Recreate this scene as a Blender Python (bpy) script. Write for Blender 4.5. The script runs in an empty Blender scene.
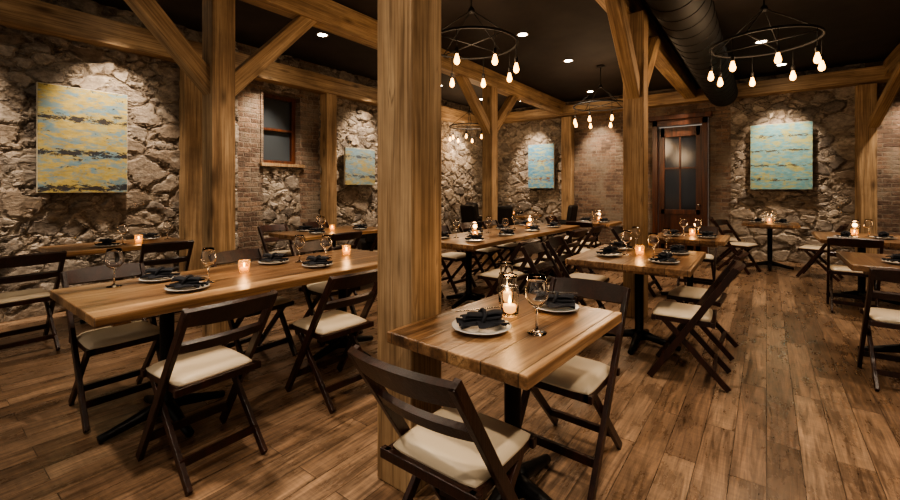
import bpy, bmesh, math, random
from mathutils import Vector, Matrix
random.seed(4)
scene = bpy.context.scene
COL = scene.collection
R = math.radians

# ------------------------------------------------------------------ materials
def newmat(name):
    m = bpy.data.materials.new(name); m.use_nodes = True
    nt = m.node_tree
    b = nt.nodes['Principled BSDF']
    return m, nt, b
def N(nt, typ, **kw):
    n = nt.nodes.new(typ)
    for k, v in kw.items(): setattr(n, k, v)
    return n
def L(nt, a, b): nt.links.new(a, b)
def ramp(nt, fac, stops, interp='LINEAR'):
    r = nt.nodes.new('ShaderNodeValToRGB'); r.color_ramp.interpolation = interp
    e = r.color_ramp.elements
    while len(e) < len(stops): e.new(0.5)
    for i, (p, c) in enumerate(stops):
        e[i].position = p; e[i].color = (c[0], c[1], c[2], 1)
    L(nt, fac, r.inputs['Fac']); return r.outputs['Color']
def mix(nt, fac, a, b, mode='MIX'):
    m = nt.nodes.new('ShaderNodeMix'); m.data_type = 'RGBA'; m.blend_type = mode
    for s, v in ((m.inputs[0], fac), (m.inputs[6], a), (m.inputs[7], b)):
        if isinstance(v, (int, float)): s.default_value = v
        elif isinstance(v, tuple): s.default_value = (v[0], v[1], v[2], 1)
        else: L(nt, v, s)
    return m.outputs[2]
def math_(nt, op, a, b=None, c=None, clamp=False):
    m = nt.nodes.new('ShaderNodeMath'); m.operation = op; m.use_clamp = clamp
    for i, v in enumerate((a, b, c)):
        if v is None: continue
        if isinstance(v, (int, float)): m.inputs[i].default_value = v
        else: L(nt, v, m.inputs[i])
    return m.outputs[0]
def coords(nt, scale=(1, 1, 1), kind='Object', rot=(0, 0, 0), rnd=False):
    t = nt.nodes.new('ShaderNodeTexCoord'); mp = nt.nodes.new('ShaderNodeMapping')
    src = t.outputs[kind]
    if rnd:
        oi = nt.nodes.new('ShaderNodeObjectInfo')
        va = nt.nodes.new('ShaderNodeVectorMath'); va.operation = 'ADD'
        ml = math_(nt, 'MULTIPLY', oi.outputs['Random'], 37.0)
        L(nt, src, va.inputs[0]); L(nt, ml, va.inputs[1]); src = va.outputs[0]
    L(nt, src, mp.inputs['Vector'])
    mp.inputs['Scale'].default_value = scale; mp.inputs['Rotation'].default_value = rot
    return mp.outputs['Vector']
def noise(nt, vec, scale, detail=6, rough=.6, dist=0):
    n = nt.nodes.new('ShaderNodeTexNoise'); L(nt, vec, n.inputs['Vector'])
    n.inputs['Scale'].default_value = scale; n.inputs['Detail'].default_value = detail
    n.inputs['Roughness'].default_value = rough; n.inputs['Distortion'].default_value = dist
    return n
def bump(nt, b, h, strength=.4, dist=.01):
    n = nt.nodes.new('ShaderNodeBump'); n.inputs['Strength'].default_value = strength
    n.inputs['Distance'].default_value = dist
    L(nt, h, n.inputs['Height']); L(nt, n.outputs['Normal'], b.inputs['Normal'])

def simple(name, col, rough=.5, metal=0, emit=None, es=0, trans=0, ior=1.45, coat=0):
    m, nt, b = newmat(name)
    b.inputs['Base Color'].default_value = (*col, 1)
    b.inputs['Roughness'].default_value = rough; b.inputs['Metallic'].default_value = metal
    b.inputs['Transmission Weight'].default_value = trans; b.inputs['IOR'].default_value = ior
    b.inputs['Coat Weight'].default_value = coat
    if emit:
        b.inputs['Emission Color'].default_value = (*emit, 1); b.inputs['Emission Strength'].default_value = es
    return m

def wood(name, dark, mid, light, axis=2, s=1.0, rough=.55, planks=None, coat=0, cracks=True, knots=False, crackw=.7):
    m, nt, b = newmat(name)
    sc = [9*s]*3; sc[axis] = .55*s
    v = coords(nt, tuple(sc), rnd=True)
    n1 = noise(nt, v, 1.0, 8, .62, .6)
    sc2 = [70*s]*3; sc2[axis] = 2.0*s
    n2 = noise(nt, coords(nt, tuple(sc2), rnd=True), 1.0, 4, .6)
    c = ramp(nt, n1.outputs['Fac'], [(.32, dark), (.5, mid), (.68, light)])
    g = ramp(nt, n2.outputs['Fac'], [(.32, (.45, .4, .36)), (.6, (1.12, 1.12, 1.12))])
    c = mix(nt, .8, c, g, 'MULTIPLY')
    big = noise(nt, coords(nt, (1, 1, 1), rnd=True), 1.9, 4, .6)
    c = mix(nt, .7, c, ramp(nt, big.outputs['Fac'], [(.3, (.52, .47, .43)), (.7, (1.25, 1.2, 1.12))]), 'MULTIPLY')
    h = n2.outputs['Fac']
    if cracks:
        sc3 = [16*s]*3; sc3[axis] = .7*s
        n3 = noise(nt, coords(nt, tuple(sc3), rnd=True), 1.0, 3, .5, .3)
        d = math_(nt, 'ABSOLUTE', math_(nt, 'SUBTRACT', n3.outputs['Fac'], .5))
        k = math_(nt, 'MULTIPLY', d, 80, clamp=True)
        msk = ramp(nt, n1.outputs['Fac'], [(.54, (1, 1, 1)), (.62, (0, 0, 0))])
        k2 = math_(nt, 'MAXIMUM', k, msk)
        k2 = math_(nt, 'SUBTRACT', 1, math_(nt, 'MULTIPLY', math_(nt, 'SUBTRACT', 1, k2), crackw))
        c = mix(nt, k2, (dark[0]*.4, dark[1]*.4, dark[2]*.4), c)
        h = math_(nt, 'ADD', h, k2)
    if knots:
        sk = [5.5]*3; sk[axis] = 1.9
        vk = N(nt, 'ShaderNodeTexVoronoi', feature='F1'); L(nt, coords(nt, tuple(sk), rnd=True), vk.inputs['Vector']); vk.inputs['Scale'].default_value = 1
        kn = math_(nt, 'ADD', vk.outputs['Distance'], math_(nt, 'MULTIPLY', math_(nt, 'SUBTRACT', n1.outputs['Fac'], .5), .25))
        c = mix(nt, ramp(nt, kn, [(.05, (.9, .9, .9)), (.13, (.45, .45, .45)), (.22, (0, 0, 0))]), c, (dark[0]*.4, dark[1]*.35, dark[2]*.3))
    if planks:
        t = nt.nodes.new('ShaderNodeTexCoord'); sp = nt.nodes.new('ShaderNodeSeparateXYZ')
        L(nt, t.outputs['Object'], sp.inputs[0])
        q = math_(nt, 'DIVIDE', sp.outputs[0], planks)
        fl = math_(nt, 'FLOOR', q); fr = math_(nt, 'FRACT', q)
        wn = nt.nodes.new('ShaderNodeTexWhiteNoise'); wn.noise_dimensions = '1D'; L(nt, fl, wn.inputs['W'])
        c = mix(nt, .8, c, ramp(nt, wn.outputs['Value'], [(0, (.58, .52, .48)), (1, (1.35, 1.3, 1.22))]), 'MULTIPLY')
        e = math_(nt, 'MULTIPLY', math_(nt, 'MINIMUM', fr, math_(nt, 'SUBTRACT', 1, fr)), 30, clamp=True)
        c = mix(nt, e, (dark[0]*.4, dark[1]*.4, dark[2]*.4), c)
        h = math_(nt, 'ADD', h, e)
    L(nt, c, b.inputs['Base Color']); b.inputs['Roughness'].default_value = rough
    b.inputs['Coat Weight'].default_value = coat; b.inputs['Coat Roughness'].default_value = .25
    bump(nt, b, h, .35, .004)
    return m

M_timber = wood('timber_oak', (.20, .125, .066), (.38, .262, .15), (.53, .39, .24), 2, 1.0, .62, knots=True, crackw=.6)
M_table = wood('tabletop_reclaimed', (.10, .052, .026), (.33, .20, .107), (.62, .43, .25), 1, 1.0, .3, planks=.14, coat=.2, knots=True)
M_chair = wood('chair_mahogany', (.011, .0035, .002), (.026, .0075, .004), (.048, .014, .007), 2, 2.0, .38, coat=.03, cracks=False)
M_door = wood('door_mahogany', (.04, .012, .006), (.10, .034, .015), (.16, .055, .025), 2, 1.5, .35, cracks=False)
M_iron = simple('cast_iron', (.012, .012, .012), .45, .6)
M_black = simple('black_paint', (.006, .005, .0045), .7, .0)
M_pad = simple('cream_vinyl', (.66, .55, .40), .42)
M_uph = simple('black_upholstery', (.014, .012, .012), .5)
M_ceram = simple('ceramic_white', (.66, .64, .60), .2)
M_napkin = simple('napkin_charcoal', (.016, .018, .025), .8)
M_steel = simple('steel', (.6, .58, .55), .22, 1)
M_glass = simple('clear_glass', (1, 1, 1), .02, trans=1, ior=1.4)
M_amber = simple('amber_glass', (1, .72, .4), .12, trans=.9, ior=1.3, emit=(1, .42, .1), es=.2)  # weak emission stands in for candlelight glowing through the cup
M_wax = simple('candle_wax', (.95, .75, .45), .5, emit=(1, .42, .1), es=1.6)  # emission puts the flame's glow into the wax
M_flame = simple('flame', (1, .8, .4), .5, emit=(1, .62, .25), es=60)
M_bulb = simple('edison_bulb', (1, .6, .3), .3, emit=(1, .50, .13), es=9)
M_down = simple('downlight_lens', (1, 1, 1), .4, emit=(1, .86, .66), es=40)
M_whitetrim = simple('fixture_trim', (.5, .48, .45), .5)
M_night = simple('dark_glazing', (.02, .022, .028), .12)
M_pane = simple('window_glazing', (.055, .065, .075), .15)  # opaque grey-blue pane, no emission
M_pictback = simple('canvas_edge', (.55, .5, .4), .8)

def stone_mat():
    m, nt, b = newmat('fieldstone'); m.displacement_method = 'BOTH'
    v = coords(nt, (1, 1, 1.45))
    fine = noise(nt, v, 15, 8, .68)
    med = noise(nt, v, 5, 5, .6)
    def layer(scale, amt, nsc, off):
        nz = noise(nt, v, nsc, 5, .6)
        s = nt.nodes.new('ShaderNodeVectorMath'); s.operation = 'SUBTRACT'; L(nt, nz.outputs['Color'], s.inputs[0]); s.inputs[1].default_value = (.5-off, .5-off, .5-off)
        s2 = nt.nodes.new('ShaderNodeVectorMath'); s2.operation = 'SCALE'; L(nt, s.outputs[0], s2.inputs[0]); s2.inputs['Scale'].default_value = amt
        a = nt.nodes.new('ShaderNodeVectorMath'); a.operation = 'ADD'; L(nt, v, a.inputs[0]); L(nt, s2.outputs[0], a.inputs[1])
        vo = N(nt, 'ShaderNodeTexVoronoi', feature='F1'); L(nt, a.outputs[0], vo.inputs['Vector']); vo.inputs['Scale'].default_value = scale
        ve = N(nt, 'ShaderNodeTexVoronoi', feature='DISTANCE_TO_EDGE'); L(nt, a.outputs[0], ve.inputs['Vector']); ve.inputs['Scale'].default_value = scale
        return vo.outputs['Color'], ve.outputs['Distance']
    c1, e1 = layer(3.2, .30, 2.6, 0)
    c2, e2 = layer(5.6, .20, 5.0, .7)
    msk = ramp(nt, noise(nt, v, 1.5, 2, .5).outputs['Fac'], [(.52, (0, 0, 0)), (.55, (1, 1, 1))])
    rc = mix(nt, msk, c1, c2); ed = mix(nt, msk, e1, e2)
    sp = nt.nodes.new('ShaderNodeSeparateColor'); L(nt, rc, sp.inputs[0])
    es = nt.nodes.new('ShaderNodeSeparateColor'); L(nt, ed, es.inputs[0])
    col = ramp(nt, sp.outputs[0], [(0, (.13, .112, .098)), (.25, (.25, .22, .19)), (.5, (.35, .31, .265)), (.75, (.20, .16, .125)), (1, (.42, .37, .31))])
    col = mix(nt, .8, col, ramp(nt, fine.outputs['Fac'], [(.32, (.42, .40, .38)), (.64, (1.28, 1.25, 1.21))]), 'MULTIPLY')
    col = mix(nt, .6, col, ramp(nt, med.outputs['Fac'], [(.3, (.58, .52, .47)), (.7, (1.2, 1.2, 1.2))]), 'MULTIPLY')
    en = math_(nt, 'ADD', es.outputs[0], math_(nt, 'MULTIPLY', math_(nt, 'SUBTRACT', fine.outputs['Fac'], .5), .08))
    mr = N(nt, 'ShaderNodeMapRange', interpolation_type='SMOOTHSTEP'); L(nt, en, mr.inputs['Value'])
    mr.inputs['From Min'].default_value = .01; mr.inputs['From Max'].default_value = .16
    mm = N(nt, 'ShaderNodeMapRange', interpolation_type='SMOOTHSTEP'); L(nt, en, mm.inputs['Value'])
    mm.inputs['From Min'].default_value = .0; mm.inputs['From Max'].default_value = .06
    mort = mix(nt, ramp(nt, med.outputs['Fac'], [(.4, (0, 0, 0)), (.6, (1, 1, 1))]), (.095, .073, .055), (.29, .24, .185))
    c = mix(nt, mm.outputs[0], mort, col)
    L(nt, c, b.inputs['Base Color']); b.inputs['Roughness'].default_value = .85
    h = math_(nt, 'MULTIPLY', mr.outputs[0], math_(nt, 'ADD', .4, math_(nt, 'MULTIPLY', sp.outputs[1], .6)))
    h = math_(nt, 'ADD', h, math_(nt, 'MULTIPLY', med.outputs['Fac'], .55))
    h = math_(nt, 'ADD', h, math_(nt, 'MULTIPLY', fine.outputs['Fac'], .25))
    d = nt.nodes.new('ShaderNodeDisplacement'); d.inputs['Midlevel'].default_value = .6; d.inputs['Scale'].default_value = .06
    L(nt, h, d.inputs['Height']); L(nt, d.outputs[0], nt.nodes['Material Output'].inputs['Displacement'])
    return m
M_stone = stone_mat()

def brick_mat():
    m, nt, b = newmat('old_brick')
    t = nt.nodes.new('ShaderNodeTexCoord'); sp = nt.nodes.new('ShaderNodeSeparateXYZ'); L(nt, t.outputs['Object'], sp.inputs[0])
    cb = nt.nodes.new('ShaderNodeCombineXYZ')
    L(nt, math_(nt, 'ADD', sp.outputs[0], sp.outputs[1]), cb.inputs[0]); L(nt, sp.outputs[2], cb.inputs[1])
    nz = noise(nt, t.outputs['Object'], 6, 4)
    s2 = nt.nodes.new('ShaderNodeVectorMath'); s2.operation = 'SCALE'; L(nt, nz.outputs['Color'], s2.inputs[0]); s2.inputs['Scale'].default_value = .05
    a = nt.nodes.new('ShaderNodeVectorMath'); a.operation = 'ADD'; L(nt, cb.outputs[0], a.inputs[0]); L(nt, s2.outputs[0], a.inputs[1])
    br = nt.nodes.new('ShaderNodeTexBrick'); L(nt, a.outputs[0], br.inputs['Vector'])
    br.inputs['Scale'].default_value = 1; br.inputs['Brick Width'].default_value = .21; br.inputs['Row Height'].default_value = .072
    br.inputs['Mortar Size'].default_value = .009; br.inputs['Mortar Smooth'].default_value = .5
    br.inputs['Color1'].default_value = (.27, .175, .12, 1); br.inputs['Color2'].default_value = (.11, .068, .05, 1)
    br.inputs['Mortar'].default_value = (.22, .18, .14, 1)
    f = noise(nt, t.outputs['Object'], 20, 7, .72); g = noise(nt, t.outputs['Object'], 2.2, 5, .65)
    c = mix(nt, .85, br.outputs['Color'], ramp(nt, f.outputs['Fac'], [(.3, (.42, .42, .42)), (.7, (1.35, 1.35, 1.35))]), 'MULTIPLY')
    c = mix(nt, ramp(nt, g.outputs['Fac'], [(.48, (0, 0, 0)), (.62, (.7, .7, .7))]), c, (.23, .195, .155))
    c = mix(nt, ramp(nt, g.outputs['Fac'], [(.34, (.7, .7, .7)), (.45, (0, 0, 0))]), c, (.08, .055, .042))
    L(nt, c, b.inputs['Base Color']); b.inputs['Roughness'].default_value = .9
    h = math_(nt, 'SUBTRACT', math_(nt, 'MULTIPLY', f.outputs['Fac'], 1.2), br.outputs['Fac'])
    bump(nt, b, h, 1, .02)
    return m
M_brick = brick_mat()

def floor_mat():
    m, nt, b = newmat('floor_reclaimed_oak')
    t = nt.nodes.new('ShaderNodeTexCoord')
    mp = nt.nodes.new('ShaderNodeMapping'); mp.inputs['Rotation'].default_value = (0, 0, R(90)); L(nt, t.outputs['Object'], mp.inputs['Vector'])
    br = nt.nodes.new('ShaderNodeTexBrick'); L(nt, mp.outputs[0], br.inputs['Vector'])
    br.offset = .37; br.inputs['Scale'].default_value = 1; br.inputs['Brick Width'].default_value = 1.15; br.inputs['Row Height'].default_value = .135
    br.inputs['Mortar Size'].default_value = .0015; br.inputs['Mortar Smooth'].default_value = .2
    br.inputs['Color1'].default_value = (0, 0, 0, 1); br.inputs['Color2'].default_value = (1, 1, 1, 1); br.inputs['Mortar'].default_value = (.5, .5, .5, 1)
    base = ramp(nt, br.outputs['Color'], [(0, (.14, .088, .055)), (.3, (.235, .153, .099)), (.6, (.30, .205, .137)), (.85, (.19, .122, .08)), (1, (.34, .235, .158))])
    sc = nt.nodes.new('ShaderNodeVectorMath'); sc.operation = 'MULTIPLY'; L(nt, br.outputs['Color'], sc.inputs[0]); sc.inputs[1].default_value = (9, 9, 9)
    ad = nt.nodes.new('ShaderNodeVectorMath'); ad.operation = 'ADD'; L(nt, t.outputs['Object'], ad.inputs[0]); L(nt, sc.outputs[0], ad.inputs[1])
    def mapd(s):
        q = nt.nodes.new('ShaderNodeMapping'); q.inputs['Scale'].default_value = s; L(nt, ad.outputs[0], q.inputs['Vector']); return q.outputs[0]
    n1 = noise(nt, mapd((34, 1.8, 1)), 1, 8, .72, 1.4)
    n2 = noise(nt, mapd((9, 3, 1)), 1, 6, .65)
    n3 = noise(nt, mapd((4, 60, 1)), 1, 3, .6)
    c = mix(nt, .85, base, ramp(nt, n1.outputs['Fac'], [(.36, (.34, .30, .27)), (.5, (.9, .9, .9)), (.64, (1.5, 1.42, 1.32))]), 'MULTIPLY')
    c = mix(nt, .65, c, ramp(nt, n2.outputs['Fac'], [(.34, (.45, .42, .4)), (.62, (1.25, 1.2, 1.15))]), 'MULTIPLY')
    c = mix(nt, .3, c, ramp(nt, n3.outputs['Fac'], [(.4, (.6, .6, .6)), (.6, (1.2, 1.2, 1.2))]), 'MULTIPLY')
    c = mix(nt, br.outputs['Fac'], c, (.018, .010, .006))
    L(nt, c, b.inputs['Base Color'])
    L(nt, ramp(nt, n2.outputs['Fac'], [(.3, (.22, .22, .22)), (.7, (.38, .38, .38))]), b.inputs['Roughness'])
    h = math_(nt, 'SUBTRACT', math_(nt, 'MULTIPLY', n1.outputs['Fac'], .4), math_(nt, 'MULTIPLY', br.outputs['Fac'], 1.5))
    bump(nt, b, h, .5, .004)
    return m
M_floor = floor_mat()

def ceil_mat():
    m, nt, b = newmat('ceiling_dark')
    n = noise(nt, coords(nt), 3, 5)
    L(nt, ramp(nt, n.outputs['Fac'], [(.3, (.016, .011, .009)), (.7, (.03, .022, .018))]), b.inputs['Base Color'])
    b.inputs['Roughness'].default_value = .8
    return m
M_ceil = ceil_mat()

def paint_mat(name, ground, second, third, streak, seed, rows, ph, th=.565):
    m, nt, b = newmat(name)
    def off(s, o):
        q = nt.nodes.new('ShaderNodeMapping'); q.inputs['Scale'].default_value = s; q.inputs['Location'].default_value = (o, o, o)
        t = nt.nodes.new('ShaderNodeTexCoord'); L(nt, t.outputs['Object'], q.inputs['Vector']); return q.outputs[0]
    a = noise(nt, off((2.6, 2.6, 5.5), seed), 1, 7, .7, .5)
    c = ramp(nt, a.outputs['Fac'], [(.40, second), (.46, ground), (.54, ground), (.60, third)])
    f = noise(nt, off((12, 12, 34), seed+3), 1, 6, .7)
    c = mix(nt, .7, c, ramp(nt, f.outputs['Fac'], [(.3, (.5, .5, .5)), (.7, (1.35, 1.35, 1.35))]), 'MULTIPLY')
    c = mix(nt, ramp(nt, noise(nt, off((5, 5, 16), seed+5), 1, 7, .8).outputs['Fac'], [(.50, (0, 0, 0)), (.58, (.9, .9, .9))]), c, second)
    k = noise(nt, off((9, 9, 22), seed+7), 1, 7, .78, .3)
    t = nt.nodes.new('ShaderNodeTexCoord'); sp = nt.nodes.new('ShaderNodeSeparateXYZ'); L(nt, t.outputs['Object'], sp.inputs[0])
    w = math_(nt, 'SINE', math_(nt, 'ADD', math_(nt, 'MULTIPLY', sp.outputs[2], rows), ph))
    w = math_(nt, 'POWER', math_(nt, 'ABSOLUTE', w), 14)
    kk = math_(nt, 'ADD', math_(nt, 'SUBTRACT', k.outputs['Fac'], .06), math_(nt, 'MULTIPLY', w, .16))
    c = mix(nt, ramp(nt, kk, [(th, (0, 0, 0)), (th+.03, (.95, .95, .95))]), c, streak)
    L(nt, c, b.inputs['Base Color']); b.inputs['Roughness'].default_value = .6
    bump(nt, b, f.outputs['Fac'], .4, .004)
    return m
P1 = paint_mat('painting_ochre', (.42, .33, .10), (.15, .25, .30), (.34, .33, .17), (.012, .012, .022), 1.0, 8.5, -.384, .55)
P2 = paint_mat('painting_seafoam', (.13, .30, .34), (.33, .33, .13), (.20, .36, .36), (.05, .04, .03), 5.0, 12, .3, .585)
P3 = paint_mat('painting_blue', (.08, .25, .42), (.34, .37, .20), (.16, .34, .42), (.18, .09, .04), 9.0, 7, .6, .58)
P4 = paint_mat('painting_grey', (.18, .27, .30), (.33, .27, .11), (.17, .27, .34), (.05, .06, .08), 13.0, 9, 0, .57)

# ------------------------------------------------------------------ mesh builder
class MB:
    def __init__(s): s.bm = bmesh.new(); s.mats = []
    def mi(s, m):
        if m not in s.mats: s.mats.append(m)
        return s.mats.index(m)
    def box(s, c, size, mat, M=None, bev=0):
        i = s.mi(mat); hx, hy, hz = [q/2 for q in size]; vs = []
        for z in (-hz, hz):
            for x, y in ((-hx, -hy), (hx, -hy), (hx, hy), (-hx, hy)):
                p = Vector((x, y, z))
                if M is not None: p = M @ p
                vs.append(s.bm.verts.new(p + Vector(c)))
        fs = [s.bm.faces.new([vs[k] for k in f]) for f in ((3, 2, 1, 0), (4, 5, 6, 7), (0, 1, 5, 4), (1, 2, 6, 5), (2, 3, 7, 6), (3, 0, 4, 7))]
        for f in fs: f.material_index = i
        if bev:
            es = list({e for f in fs for e in f.edges})
            bmesh.ops.bevel(s.bm, geom=es, offset=bev, segments=2, affect='EDGES', profile=.5, material=-1)
    def bar(s, p1, p2, w, t, mat, side=(1, 0, 0), bev=.003):
        p1 = Vector(p1); p2 = Vector(p2); z = (p2-p1).normalized()
        x = Vector(side); x = (x - z*x.dot(z)).normalized(); y = z.cross(x)
        M = Matrix((x, y, z)).transposed()
        s.box((p1+p2)/2, (w, t, (p2-p1).length), mat, M, bev)
    def lathe(s, prof, mat, c=(0, 0, 0), seg=24, M=None):
        i = s.mi(mat); rings = []
        for r, z in prof:
            if r < 1e-6: 
                p = Vector((0, 0, z)); p = M @ p if M is not None else p
                rings.append([s.bm.verts.new(p+Vector(c))]); continue
            ring = []
            for k in range(seg):
                a = 2*math.pi*k/seg; p = Vector((r*math.cos(a), r*math.sin(a), z))
                if M is not None: p = M @ p
                ring.append(s.bm.verts.new(p+Vector(c)))
            rings.append(ring)
        for a, b in zip(rings, rings[1:]):
            for k in range(seg):
                k2 = (k+1) % seg
                if len(a) == 1 and len(b) == 1: continue
                if len(a) == 1: vs = [a[0], b[k2], b[k]]
                elif len(b) == 1: vs = [a[k], a[k2], b[0]]
                else: vs = [a[k], a[k2], b[k2], b[k]]
                f = s.bm.faces.new(vs); f.material_index = i; f.smooth = True
    def tube(s, pts, r, mat, seg=8, closed=False):
        i = s.mi(mat); pts = [Vector(p) for p in pts]; n = len(pts); rings = []
        rr = r if isinstance(r, (list, tuple)) else [r]*n
        for k, p in enumerate(pts):
            a = pts[k-1] if (k or closed) else p; b = pts[(k+1) % n] if (k < n-1 or closed) else p
            d = (b-a).normalized(); u = d.orthogonal() if abs(d.z) > .95 else d.cross(Vector((0, 0, 1)))
            u.normalize(); w = d.cross(u)
            rings.append([s.bm.verts.new(p + (u*math.cos(2*math.pi*j/seg)+w*math.sin(2*math.pi*j/seg))*rr[k]) for j in range(seg)])
        m = n if closed else n-1
        for k in range(m):
            a, b = rings[k], rings[(k+1) % n]
            for j in range(seg):
                f = s.bm.faces.new([a[j], b[j], b[(j+1) % seg], a[(j+1) % seg]]); f.material_index = i; f.smooth = True
        if not closed:
            for rg in (rings[0][::-1], rings[-1]):
                f = s.bm.faces.new(rg); f.material_index = i
    def mesh(s, name):
        bmesh.ops.recalc_face_normals(s.bm, faces=s.bm.faces)
        me = bpy.data.meshes.new(name); s.bm.to_mesh(me); s.bm.free()
        for m in s.mats: me.materials.append(m)
        return me
def obj(name, me, loc=(0, 0, 0), rz=0, parent=None, rot=None, scale=None):
    o = bpy.data.objects.new(name, me); COL.objects.link(o); o.location = loc
    o.rotation_euler = rot if rot else (0, 0, rz)
    if scale: o.scale = scale
    if parent: o.parent = parent
    return o

# ------------------------------------------------------------------ room shell
XL, XR, YB, YF, ZC = -6.0, 3.2, 9.7, -2.5, 3.4
def slab(name, lo, hi, mat):
    b = MB(); b.box([(a+c)/2 for a, c in zip(lo, hi)], [c-a for a, c in zip(lo, hi)], mat); return obj(name, b.mesh(name))
slab('floor', (XL-.6, YF, -.1), (XR+.2, YB+.6, 0), M_floor)
slab('ceiling', (XL-.6, YF, ZC), (XR+.2, YB+.6, ZC+.1), M_ceil)

def wall(name, axis, const, regions, z0, z1, holes, step=.03):
    mats = []; verts = []; faces = []; mi = []; idx = {}
    for (u0, u1, mat) in regions:
        if mat not in mats: mats.append(mat)
        nu = max(1, round((u1-u0)/step)); nv = round((z1-z0)/step)
        us = [u0+(u1-u0)*i/nu for i in range(nu+1)]; vs = [z0+(z1-z0)*j/nv for j in range(nv+1)]
        def vid(i, j):
            key = (round(us[i], 4), round(vs[j], 4))
            if key not in idx:
                idx[key] = len(verts)
                verts.append((const, us[i], vs[j]) if axis == 'Y' else (us[i], const, vs[j]))
            return idx[key]
        for i in range(nu):
            for j in range(nv):
                cu = (us[i]+us[i+1])/2; cv = (vs[j]+vs[j+1])/2
                if any(h[0] < cu < h[1] and h[2] < cv < h[3] for h in holes): continue
                faces.append((vid(i, j), vid(i+1, j), vid(i+1, j+1), vid(i, j+1))); mi.append(mats.index(mat))
    me = bpy.data.meshes.new(name); me.from_pydata(verts, [], faces)
    for m in mats: me.materials.append(m)
    for p, k in zip(me.polygons, mi): p.material_index = k; p.use_smooth = True
    me.update(); return obj(name, me)
WIN = (3.32, 3.94, 1.70, 2.78)
wall('wall_left', 'Y', XL, [(YF, 2.95, M_stone), (2.95, 3.32, M_brick), (3.32, 3.94, M_stone), (3.94, 4.3, M_brick), (4.3, YB, M_stone)], 0, ZC, [WIN], .026)
DOOR = (-1.92, -.92, 0, 2.74)
wall('wall_back', 'X', YB, [(XL, -3.72, M_stone), (-3.72, -.55, M_brick), (-.55, 1.3, M_stone), (1.3, XR, M_brick)], 0, ZC, [DOOR], .028)
slab('wall_right', (XR, YF, 0), (XR+.15, YB, ZC), M_brick)

# window in left wall
b = MB()
y0, y1, z0, z1 = WIN
for lo, hi in (((XL-.34, y0-.04, z0-.04), (XL+.02, y0, z1+.04)), ((XL-.34, y1, z0-.04), (XL+.02, y1+.04, z1+.04)), ((XL-.34, y0, z1), (XL+.02, y1, z1+.04))):
    b.box([(p+q)/2 for p, q in zip(lo, hi)], [q-p for p, q in zip(lo, hi)], M_brick)
b.box((XL-.13, (y0+y1)/2, z0-.02), (.40, y1-y0+.10, .05), M_timber, bev=.004)
fx = XL-.16
for yy in (y0+.03, y1-.03): b.box((fx, yy, (z0+z1)/2), (.09, .06, z1-z0), M_door, bev=.005)
for zz in (z0+.03, z1-.03): b.box((fx, (y0+y1)/2, zz), (.08, y1-y0, .06), M_door, bev=.005)
b.box((fx, (y0+y1)/2, (z0+z1)/2), (.06, y1-y0, .035), M_door)
b.box((fx-.03, (y0+y1)/2, (z0+z1)/2), (.01, y1-y0, z1-z0), M_pane)
obj('window_1', b.mesh('window_1'))

# door in back wall
b = MB(); x0, x1, _, z1 = DOOR; xm = (x0+x1)/2
for xx in (x0+.05, x1-.05): b.box((xx, YB+.02, z1/2), (.10, .2, z1), M_door, bev=.006)
b.box((xm, YB+.02, z1-.06), (x1-x0, .2, .12), M_door, bev=.006)
b.box((xm, YB-.03, z1+.05), (x1-x0+.14, .18, .10), M_door, bev=.01)
for xx in (x0+.16, x1-.16): b.box((xx, YB+.05, 1.3), (.11, .05, 2.6), M_door, bev=.004)
for zz, hh in ((.14, .26), (.85, .10), (2.5, .20)): b.box((xm, YB+.05, zz), (x1-x0-.28, .05, hh), M_door, bev=.004)
b.box((xm, YB+.06, .5), (x1-x0-.3, .025, .62), M_door)
b.box((xm, YB+.065, 1.65), (x1-x0-.3, .015, 1.6), M_night)
b.box((xm, YB+.05, 1.65), (.03, .03, 1.6), M_door)
b.box((xm, YB+.05, 1.75), (x1-x0-.3, .03, .03), M_door)
b.lathe([(0, -.03), (.025, -.025), (.03, 0), (.02, .02), (0, .025)], M_steel, (x1-.16, YB-.01, 1.0), 12)
obj('door_1', b.mesh('door_1'))

# ------------------------------------------------------------------ timbers
def timber(name, p1, p2, w, t, side=(1, 0, 0), parent=None, cuts=()):
    """cuts: (world point, world normal) - the part on the normal side is sawn off"""
    p1 = Vector(p1); p2 = Vector(p2); z = (p2-p1).normalized(); x = Vector(side); x = (x-z*x.dot(z)).normalized(); y = z.cross(x)
    M = Matrix((x, y, z)).transposed().to_4x4(); M.translation = (p1+p2)/2
    b = MB(); b.box((0, 0, 0), (w, t, (p2-p1).length), M_timber, bev=.008)
    Mi = M.inverted()
    for co_, no_ in cuts:
        bmesh.ops.bisect_plane(b.bm, geom=b.bm.verts[:]+b.bm.edges[:]+b.bm.faces[:], plane_co=Mi @ Vector(co_), plane_no=Mi.to_3x3() @ Vector(no_), clear_outer=True)
        bmesh.ops.holes_fill(b.bm, edges=[e for e in b.bm.edges if e.is_boundary])
    o = obj(name, b.mesh(name)); o.matrix_world = M
    if parent: o.parent = parent; o.matrix_parent_inverse = Matrix()
    return o
PW = .2; BZ = 3.1
def post(x, y, braces, z0=2.33, w=PW, run=.85):
    e = bpy.data.objects.new('timber_post', None); COL.objects.link(e)
    timber('post_shaft', (x, y, 0), (x, y, BZ), w, w, parent=e)
    for dy in braces:
        timber('knee_brace', (x, y+dy*(w/2-.12), z0-.09), (x, y+dy*(w/2+run+.1), BZ+.18), .13, .15, parent=e,
               cuts=(((x, y, BZ-.001), (0, 0, 1)), ((x, y+dy*(w/2+.001), 0), (0, -dy, 0))))
post(-3.9, 1.75, (-1, 1), 2.2)
post(-1.3, 1.42, (-1, 1), 2.3, .21)
post(-1.08, 4.62, (-1, 1), 2.3)
post(-3.9, 6.35, (-1, 1), 2.35)
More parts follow.
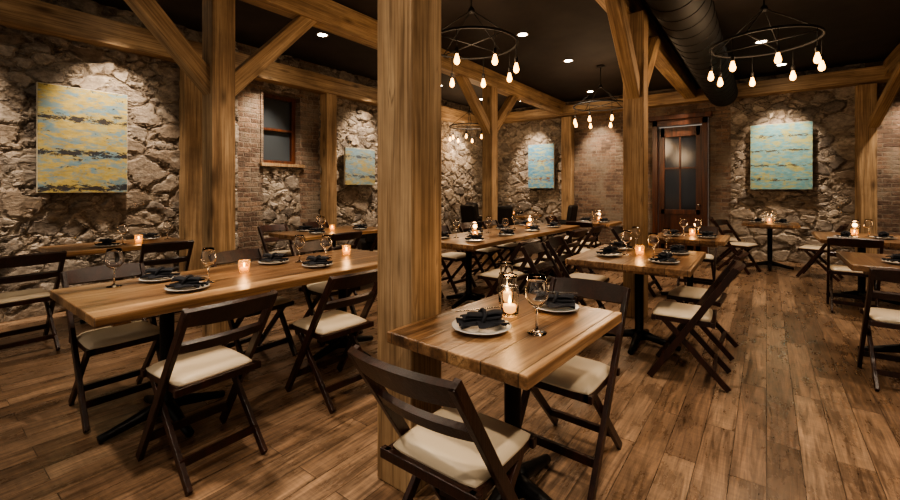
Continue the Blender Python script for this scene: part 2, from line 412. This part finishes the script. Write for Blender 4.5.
timber('ceiling_beam', (-3.9, YF+.1, BZ+.14), (-3.9, YB-.1, BZ+.14), .2, .28)
timber('ceiling_beam', (-1.2, YF+.1, BZ+.14), (-1.2, YB-.1, BZ+.14), .2, .28)
timber('ceiling_beam', (1.6, YF+.1, BZ+.14), (1.6, YB-.1, BZ+.14), .2, .28)
timber('ceiling_beam', (XL+.1, YF+.1, 3.05), (XL+.1, YB-.05, 3.05), .22, .28)
timber('ceiling_beam', (XL+.25, YB-.1, 3.16), (XR, YB-.1, 3.16), .24, .28, (0, 0, 1))
for y in (2.3, 4.42, 7.2): timber('timber_post', (XL+.1, y, 0), (XL+.1, y, 2.905), .2, .2)
timber('timber_post', (-3.75, YB-.1, 0), (-3.75, YB-.1, 3.02), .24, .2)
e = bpy.data.objects.new('timber_post', None); COL.objects.link(e)
timber('post_shaft', (1.3, YB-.1, 0), (1.3, YB-.1, 3.02), .24, .2, parent=e)
timber('knee_brace', (1.36, YB-.1, 2.3), (1.6, YB-1.2, BZ+.1), .13, .14, parent=e, cuts=(((0, 0, BZ-.001), (0, 0, 1)), ((0, YB-.21, 0), (0, 1, 0))))

# duct
b = MB()
b.tube([(-.66, -1+.0, 3.12), (-.66, YB-.25, 3.12)], .24, M_black, 28)
for k in range(36):
    y = -.9+k*.28
    if y > YB-.3: break
    b.tube([(-.66+.24*math.cos(a), y, 3.12+.24*math.sin(a)) for a in [2*math.pi*j/28 for j in range(28)]], .007, M_black, 5, True)
obj('ventilation_duct', b.mesh('ventilation_duct'))

# ------------------------------------------------------------------ paintings
def painting(mat, c, w, h, axis):
    b = MB(); sz = (.04, w, h) if axis == 'Y' else (w, .04, h)
    b.box((0, 0, 0), sz, M_pictback, bev=.003)
    if axis == 'Y': b.box((.022, 0, 0), (.006, w-.01, h-.01), mat)
    else: b.box((0, -.022, 0), (w-.01, .006, h-.01), mat)
    obj('abstract_painting', b.mesh('abstract_painting'), c)
painting(P1, (XL+.11, 1.25, 1.83), .75, 1.12, 'Y')
painting(P4, (XL+.11, 5.1, 1.72), .7, .66, 'Y')
painting(P2, (.2, YB-.11, 1.9), .88, 1.18, 'X')
painting(P3, (-4.42, YB-.11, 1.88), .68, 1.08, 'X')

# ------------------------------------------------------------------ folding chair
def chair_mesh():
    b = MB(); W = .205
    for sx in (-1, 1):
        x = sx*W
        b.bar((x, -.29, .82), (x, .23, 0), .024, .042, M_chair, (1, 0, 0))
        xi = sx*(W-.027)
        b.bar((xi, .15, .43), (xi, -.25, 0), .022, .038, M_chair, (1, 0, 0))
        b.bar((xi, -.17, .425), (xi, .22, .425), .024, .035, M_chair, (1, 0, 0))
    b.bar((-W, .155, .12), (W, .155, .12), .022, .04, M_chair, (0, 1, 0))
    b.bar((-W+.02, -.165, .10), (W-.02, -.165, .10), .022, .036, M_chair, (0, 1, 0))
    b.bar((-W, .205, .425), (W, .205, .425), .03, .035, M_chair, (0, 1, 0))
    b.bar((-W, -.16, .425), (W, -.16, .425), .025, .035, M_chair, (0, 1, 0))
    def slat(zc, h, bow, over):
        n = 12; i = b.mi(M_chair); rings = []
        dirn = Vector((0, -.52, .82)).normalized()
        for k in range(n+1):
            u = -1+2*k/n; x = u*(W+over); y0 = -.29+(.82-zc)/.82*.52
            yb = y0 - bow*(1-u*u) - .004
            hh = h*(1-.18*u*u)/2; t = .011
            nrm = Vector((0, dirn.z, -dirn.y))
            c = Vector((x, yb, zc))
            rings.append([b.bm.verts.new(c + dirn*a*hh + nrm*q*t) for a, q in ((-1, -1), (1, -1), (1, 1), (-1, 1))])
        for a, c in zip(rings, rings[1:]):
            for j in range(4):
                f = b.bm.faces.new([a[j], a[(j+1) % 4], c[(j+1) % 4], c[j]]); f.material_index = i
        for rg in (rings[0], rings[-1]): f = b.bm.faces.new(rg); f.material_index = i
    slat(.785, .105, .035, .014); slat(.63, .06, .03, 0)
    i = b.mi(M_pad); n = 12; top = []; bot = []
    for jy in range(n+1):
        rt = []; rb = []
        for jx in range(n+1):
            u = -1+2*jx/n; v = -1+2*jy/n
            k = 1-.06*(abs(u)**4)*(abs(v)**4)
            x = u*.19*k*(1+.03*v); y = .035+v*.185*k
            e = (1-abs(u)**6)*(1-abs(v)**6)
            rt.append(b.bm.verts.new((x, y, .448+.026*e**.6))); rb.append(b.bm.verts.new((x, y, .442)))
        top.append(rt); bot.append(rb)
    for jy in range(n):
        for jx in range(n):
            f = b.bm.faces.new([top[jy][jx], top[jy][jx+1], top[jy+1][jx+1], top[jy+1][jx]]); f.material_index = i; f.smooth = True
            f = b.bm.faces.new([bot[jy][jx], bot[jy+1][jx], bot[jy+1][jx+1], bot[jy][jx+1]]); f.material_index = i
    rim_t = [top[0][k] for k in range(n)]+[top[k][n] for k in range(n)]+[top[n][n-k] for k in range(n)]+[top[n-k][0] for k in range(n)]
    rim_b = [bot[0][k] for k in range(n)]+[bot[k][n] for k in range(n)]+[bot[n][n-k] for k in range(n)]+[bot[n-k][0] for k in range(n)]
    for k in range(len(rim_t)):
        k2 = (k+1) % len(rim_t); f = b.bm.faces.new([rim_t[k], rim_b[k], rim_b[k2], rim_t[k2]]); f.material_index = i
    for v in b.bm.verts: v.co *= .96
    zmin = min(v.co.z for v in b.bm.verts)
    for v in b.bm.verts: v.co.z -= zmin
    return b.mesh('folding_chair')
CH = chair_mesh()
FY, FNY, FNX, FX = 0, 180, 90, -90
chairs = [(-.84, 1.15, FY), (-.77, 1.97, FNY-2),
 (-2.20, .92, FNX+2), (-2.24, 1.72, FNX-3), (-3.12, .82, FX), (-3.14, 1.68, FX+3), (-3.14, 2.35, FX-3),
 (-4.8, .62, FNX+4), (-4.8, 1.6, FNX-5),
 (-.44, 3.38, FNX+3), (-.44, 4.02, FNX-2), (-1.42, 3.5, FX), (-1.44, 4.05, FX+3),
 (-2.12, 3.75, FNX), (-2.12, 4.45, FNX+4), (-2.12, 5.15, FNX-3), (-2.12, 5.85, FNX),
 (-3.3, 3.75, FX), (-3.3, 4.45, FX-3), (-3.3, 5.15, FX+3), (-3.3, 5.8, FX),
 (-4.18, 3.2, FNX), (-4.18, 3.9, FNX+4), (-5.25, 3.2, FX), (-5.25, 3.9, FX),
 (-.5, 8.75, FX+6), (.62, 8.25, FNX-12),
 (.74, 6.2, FY-4), (.74, 4.05, FY),
 (-1.3, 5.75, FX), (-.72, 6.32, FNY), (-.35, 8.1, FX-20),
 (-1.85, 7.3, FNX), (-2.9, 7.3, FX), (-2.35, 6.75, FY)]
for x, y, a in chairs: obj('folding_chair', CH, (x, y, 0), R(a))

def uph_mesh():
    b = MB()
    for sx in (-1, 1):
        b.bar((sx*.2, .2, 0), (sx*.2, .2, .36), .04, .04, M_chair); b.bar((sx*.2, -.25, 0), (sx*.2, -.2, .36), .04, .04, M_chair)
    b.box((0, 0, .42), (.48, .48, .14), M_uph, bev=.03)
    b.box((0, -.23, .72), (.46, .10, .56), M_uph, Matrix.Rotation(R(8), 3, 'X'), bev=.045)
    for sx in (-1, 1): b.box((sx*.25, -.02, .57), (.07, .42, .2), M_uph, bev=.03)
    return b.mesh('upholstered_armchair')
UP = uph_mesh()
for x, y, a in ((-5.15, 4.75, 150), (-4.55, 4.75, 190), (-4.2, 7.35, 20), (-4.85, 7.4, -15), (-5.35, 8.3, -90), (-3.4, 8.3, 95)):
    obj('upholstered_armchair', UP, (x, y, 0), R(a))

# ------------------------------------------------------------------ tables
def table(cx, cy, w, l, peds, rz=0):
    b = MB()
    b.box((0, 0, .728), (w, l, .044), M_table, bev=.005)
    for sy in (-1, 1): b.box((0, sy*(l/2-.12), .690), (w*.8, .07, .03), M_table)
    for py in peds:
        b.box((0, py, .69), (.34, .34, .014), M_iron)
        b.lathe([(.0, .68), (.06, .68), (.036, .64), (.034, .12), (.05, .08), (.062, .05), (0, .045)], M_iron, (0, py, 0), 20)
        for k in range(4):
            a = math.pi/2*k; ca, sa = math.cos(a), math.sin(a)
            pts = [(ca*r, py+sa*r, z) for r, z in ((.02, .085), (.08, .075), (.18, .05), (.26, .032), (.31, .022))]
            b.tube(pts, [.036, .034, .027, .023, .021], M_iron, 8)
    return obj('dining_table', b.mesh('dining_table'), (cx, cy, 0), R(rz))
def rect(x0, x1, y0, y1, peds, rz=0): return table((x0+x1)/2, (y0+y1)/2, x1-x0, y1-y0, peds, rz)
rect(-1.16, -.54, 1.14, 1.99, (0,), -3)
rect(-3.15, -2.3, .52, 2.6, (-.62, .62))
rect(-5.65, -4.95, .85, 1.95, (0,))
rect(-1.30, -.42, 3.25, 4.35, (0,), 1)
rect(-3.15, -2.3, 3.45, 6.4, (-.95, .95))
rect(-5.1, -4.3, 2.9, 4.3, (0,))
rect(-.33, .42, 8.42, 9.17, (0,))
rect(.48, 1.3, 6.25, 7.4, (0,))
rect(.50, 1.3, 4.24, 5.12, (0,))
rect(-1.1, -.35, 5.3, 6.1, (0,))
rect(-2.7, -2.02, 6.95, 7.7, (0,))
rect(-5.0, -4.0, 7.9, 8.7, (0,))

# ------------------------------------------------------------------ tableware
def wine_mesh():
    b = MB()
    prof = [(0, .0), (.033, .0), (.034, .003), (.012, .007), (.0045, .014), (.004, .085), (.010, .094), (.028, .108), (.039, .130), (.040, .150), (.034, .185), (.030, .205),
            (.0288, .205), (.0327, .185), (.0385, .150), (.0375, .131), (.027, .111), (.008, .098), (0, .096)]
    b.lathe(prof, M_glass, seg=28); return b.mesh('wine_glass')
WG = wine_mesh()
def plate_mesh():
    b = MB(); b.lathe([(0, .0), (.06, 0), (.065, .003), (.105, .016), (.108, .018), (.105, .020), (.07, .008), (.06, .006), (0, .006)], M_ceram, seg=36); return b.mesh('dinner_plate')
PL = plate_mesh()
def napkin_mesh():
    b = MB(); i = b.mi(M_napkin)
    def cloth(f, nu=22, nv=14, th=.003):
        t = [[b.bm.verts.new(f(u/nu, v/nv)) for u in range(nu+1)] for v in range(nv+1)]
        lo = [[b.bm.verts.new(Vector(f(u/nu, v/nv))-Vector((0, 0, th))) for u in range(nu+1)] for v in range(nv+1)]
        for v in range(nv):
            for u in range(nu):
                q = b.bm.faces.new([t[v][u], t[v][u+1], t[v+1][u+1], t[v+1][u]]); q.material_index = i; q.smooth = True
                q = b.bm.faces.new([lo[v][u], lo[v+1][u], lo[v+1][u+1], lo[v][u+1]]); q.material_index = i; q.smooth = True
        for a, c in ((t[0], lo[0]), (t[-1], lo[-1]), ([r[0] for r in t], [r[0] for r in lo]), ([r[-1] for r in t], [r[-1] for r in lo])):
            for k in range(len(a)-1):
                q = b.bm.faces.new([a[k], a[k+1], c[k+1], c[k]]); q.material_index = i
    def wing(u, v):
        x = (u-.5)*.18; s = abs(u-.5)*2; w = .034+.022*s**1.2
        y = (v-.5)*2*w; z = .014+.022*(1-s)*math.cos((v-.5)*math.pi)+.008*math.cos(v*math.pi*6)*s+.006
        return (x, y, z+.004)
    cloth(wing)
    def fold(u, v):
        x = -.08+.16*u; y = -.024+.055*v; z = .044+.012*math.cos((v-.5)*math.pi)+.004*math.sin(u*7)
        return (x, y, z)
    cloth(fold, 16, 8)
    def fold2(u, v):
        x = -.07+.15*u+.02*v; y = -.03+.04*v+.01*u; z = .058+.010*math.cos((v-.5)*math.pi)+.003*math.sin(u*9+1)
        return (x, y, z)
    cloth(fold2, 16, 8)
    b.tube([(.0+.01*math.sin(a), .036*math.cos(a), .044+.027*math.sin(a)) for a in [2*math.pi*k/16 for k in range(16)]], .008, M_napkin, 8, True)
    def tail(u, v):
        x = -.03+.12*u; y = -.02-.045*v - .012*u; z = .026+.010*math.sin(u*5+v*4)*(.4+v*.4)+.004
        return (x, y, z)
    cloth(tail, 14, 10)
    b.bar((-.10, .02, .066), (.10, .024, .072), .008, .003, M_steel, (0, 1, 0), .001)
    return b.mesh('folded_napkin')
NK = napkin_mesh()
def votive_mesh():
    b = MB()
    b.lathe([(0, 0), (.028, 0), (.031, .006), (.036, .04), (.037, .078), (.0345, .078), (.0335, .04), (.029, .010), (0, .008)], M_amber, seg=24)
    b.lathe([(0, .0085), (.024, .0085), (.025, .03), (.020, .032), (0, .031)], M_wax, seg=16)
    b.lathe([(0, .033), (.005, .039), (.006, .047), (.003, .059), (0, .065)], M_flame, seg=10)
    return b.mesh('votive_candle')
VO = votive_mesh()
def hurricane_mesh():
    b = MB()
    b.lathe([(0, 0), (.034, 0), (.038, .006), (.040, .05), (.040, .11), (.030, .13), (.029, .165), (.034, .178), (.0325, .178), (.0275, .165), (.0285, .131), (.038, .108), (.038, .05), (.035, .01), (0, .008)], M_glass, seg=28)
    b.lathe([(0, .009), (.028, .009), (.029, .045), (.024, .048), (0, .047)], M_wax, seg=18)
    b.lathe([(0, .049), (.006, .056), (.007, .065), (.003, .081), (0, .089)], M_flame, seg=10)
    b.tube([(.0355*math.cos(a), .0355*math.sin(a), .128) for a in [2*math.pi*k/20 for k in range(20)]], .0025, M_steel, 6, True)
    return b.mesh('glass_candle_lantern')
HU = hurricane_mesh()
ZT = .7505
def setting(x, y, side, plate=True, glass=True):
    if plate:
        obj('dinner_plate', PL, (x, y, ZT)); obj('folded_napkin', NK, (x, y, ZT+.004), R(random.uniform(20, 70)))
    if glass: obj('wine_glass', WG, (x-side*.10, y+.15, ZT))
def candle(x, y, light=0):
    o = obj('votive_candle', VO, (x, y, ZT))
    if light:
        l = bpy.data.lights.new('candle_glow', 'POINT'); l.energy = light; l.color = (1, .55, .22); l.shadow_soft_size = .03
        lo = bpy.data.objects.new('candle_glow', l); COL.objects.link(lo); lo.parent = o; lo.location = (0, 0, .12)
# foreground table
obj('dinner_plate', PL, (-.90, 1.40, ZT), scale=(1.1, 1.1, 1)); obj('folded_napkin', NK, (-.90, 1.40, ZT+.004), R(50))
obj('wine_glass', WG, (-.705, 1.49, ZT), scale=(1.12, 1.12, 1.08)); hl = obj('glass_candle_lantern', HU, (-.90, 1.63, ZT))
obj('glass_candle_lantern', HU, (-1.0, 1.78, ZT), scale=(1, 1, 1.15))
obj('dinner_plate', PL, (-.78, 1.84, ZT)); obj('folded_napkin', NK, (-.78, 1.84, ZT+.004), R(20))
l = bpy.data.lights.new('lantern_glow', 'POINT'); l.energy = 1.5; l.color = (1, .55, .22); l.shadow_soft_size = .03
lo = bpy.data.objects.new('lantern_glow', l); COL.objects.link(lo); lo.parent = hl; lo.location = (0, 0, .2)
# long table
setting(-2.55, .98, 1); setting(-2.58, 1.84, 1); setting(-2.95, .98, -1, True, False); setting(-2.95, 1.72, -1)
obj('wine_glass', WG, (-2.97, .76, ZT), scale=(1.1, 1.1, 1.05))
candle(-2.80, 1.42, .8); candle(-2.85, 2.32, .8)
# others
setting(-5.1, 1.25, 1); setting(-5.45, 1.7, -1); candle(-5.25, 1.55, .6)
setting(-.62, 3.5, 1); setting(-1.05, 3.6, -1); setting(-.62, 4.05, 1); setting(-1.08, 4.05, -1); candle(-.86, 3.82, .8)
for y in (3.75, 4.45, 5.15, 5.85): setting(-2.5, y, 1); setting(-2.95, y, -1)
for y in (4.1, 5.5): candle(-2.72, y, .6)
setting(-4.5, 3.2, 1); setting(-4.9, 3.3, -1); setting(-4.5, 3.9, 1); candle(-4.72, 3.6, .6)
setting(.2, 8.7, 1); setting(-.12, 8.75, -1); candle(.04, 8.95, .5)
setting(1.05, 6.7, 1); setting(.72, 6.55, -1); candle(.85, 7.0, .5)
setting(.8, 4.5, -1); candle(.95, 4.75, .6)
setting(-.55, 5.6, 1); setting(-.9, 5.6, -1); candle(-.72, 5.85, .6)
setting(-2.2, 7.2, 1); setting(-2.5, 7.2, -1); candle(-2.36, 7.5, .5)
candle(-4.5, 8.3, .5); setting(-4.3, 8.2, 1); setting(-4.7, 8.2, -1)

# ------------------------------------------------------------------ chandeliers
def chand_mesh(zr, n=8, r=.44):
    b = MB()
    ring = [(r*math.cos(2*math.pi*k/48), r*math.sin(2*math.pi*k/48), 0) for k in range(48)]
    b.tube(ring, .012, M_black, 8, True)
    top = ZC-zr
    b.tube([(0, 0, .34), (0, 0, top)], .008, M_black, 8)
    b.lathe([(0, top), (.07, top), (.065, top-.02), (.02, top-.035), (0, top-.035)], M_black, seg=20)
    b.lathe([(0, .30), (.03, .31), (.035, .33), (.02, .36), (0, .37)], M_black, seg=14)
    for k in range(4):
        a = math.pi/2*k+.4; b.tube([(0, 0, .335), (.5*r*math.cos(a), .5*r*math.sin(a), .17), (r*math.cos(a), r*math.sin(a), 0)], .005, M_black, 6)
    for k in range(2):
        a = math.pi/2*k+.4; b.tube([(-r*math.cos(a), -r*math.sin(a), 0), (r*math.cos(a), r*math.sin(a), 0)], .006, M_black, 6)
    for k in range(n):
        a = 2*math.pi*k/n+.15; x, y = r*math.cos(a), r*math.sin(a)
        dz = -.17
        b.tube([(x, y, 0), (x, y, dz)], .0035, M_black, 6)
        b.lathe([(0, dz+.005), (.014, dz), (.017, dz-.02), (.016, dz-.055), (0, dz-.055)], M_black, (x, y, 0), 12)
        b.lathe([(.012, dz-.055), (.015, dz-.07), (.025, dz-.105), (.027, dz-.12), (.021, dz-.14), (.007, dz-.15), (0, dz-.151)], M_bulb, (x, y, 0), 14)
    return b.mesh('edison_chandelier')
CM = chand_mesh(2.72)
for x, y in ((-2.3, 3.4), (-.02, 5.07), (-2.24, 7.2), (-5.3, 7.75)):
    o = obj('edison_chandelier', CM, (x, y, 2.72), random.uniform(0, 1))
    l = bpy.data.lights.new('chandelier_glow', 'POINT'); l.energy = 48; l.color = (1, .70, .43); l.shadow_soft_size = .25
    lo = bpy.data.objects.new('chandelier_glow', l); COL.objects.link(lo); lo.parent = o; lo.location = (0, 0, -.3)

# ------------------------------------------------------------------ recessed downlights, some added as fill
def dl_mesh():
    b = MB(); b.lathe([(.06, -.003), (.08, -.005), (.085, 0), (.06, 0)], M_whitetrim, seg=24)
    b.lathe([(0, -.002), (.06, -.002)], M_down, seg=24); return b.mesh('recessed_downlight')
DL = dl_mesh()
def down(x, y, e, target=None, size=R(95), blend=.7, col=(1, .81, .61)):
    o = obj('recessed_downlight', DL, (x, y, ZC-.001))
    l = bpy.data.lights.new('downlight_beam', 'SPOT'); l.energy = e; l.color = col; l.spot_size = size; l.spot_blend = blend; l.shadow_soft_size = .06
    lo = bpy.data.objects.new('downlight_beam', l); COL.objects.link(lo); lo.parent = o; lo.location = (0, 0, -.02)
    t = Vector(target) if target else Vector((x, y, 0))
    lo.rotation_euler = (t-Vector((x, y, ZC))).to_track_quat('-Z', 'Y').to_euler()
for a in ((-2.63, 5.12), (-2.57, 6.6), (-.06, 7.4)): down(*a, 195)
for a in ((-2.7, 1.5), (-.5, 1.0), (-.4, 2.6), (1.1, 3.2), (-2.4, .0), (1.2, 6.3), (-4.8, 3.5), (.9, 1.2)): down(*a, 190)  # added fill spots for even brightness, not known fixtures
down(.1, -.2, 210, (-1.3, 1.42, 1.3), R(60))  # added spot aimed at the centre post to brighten its near face
# wall washers
for y in (.15, 1.5, 3.3, 5.2, 6.6, 8.2): down(-5.25, y, 430, (XL, y, 1.8), R(56), .8)
for x in (-4.6, -3.0, -1.3, .2, 1.9): down(x, 8.95, 430, (x, YB, 1.8), R(56), .8)

# ------------------------------------------------------------------ world and camera
w = bpy.data.worlds.new('world'); scene.world = w; w.use_nodes = True
w.node_tree.nodes['Background'].inputs[0].default_value = (1, .86, .70, 1)
w.node_tree.nodes['Background'].inputs[1].default_value = .55
scene.view_settings.look = 'AgX - Medium High Contrast'
cam = bpy.data.cameras.new('camera'); cam.sensor_width = 36; cam.lens = 16.8; cam.shift_y = -60/900; cam.clip_start = .05
co = bpy.data.objects.new('camera', cam); COL.objects.link(co); co.location = (0, 0, 1.3); co.rotation_euler = (R(90), 0, R(37))
scene.camera = co
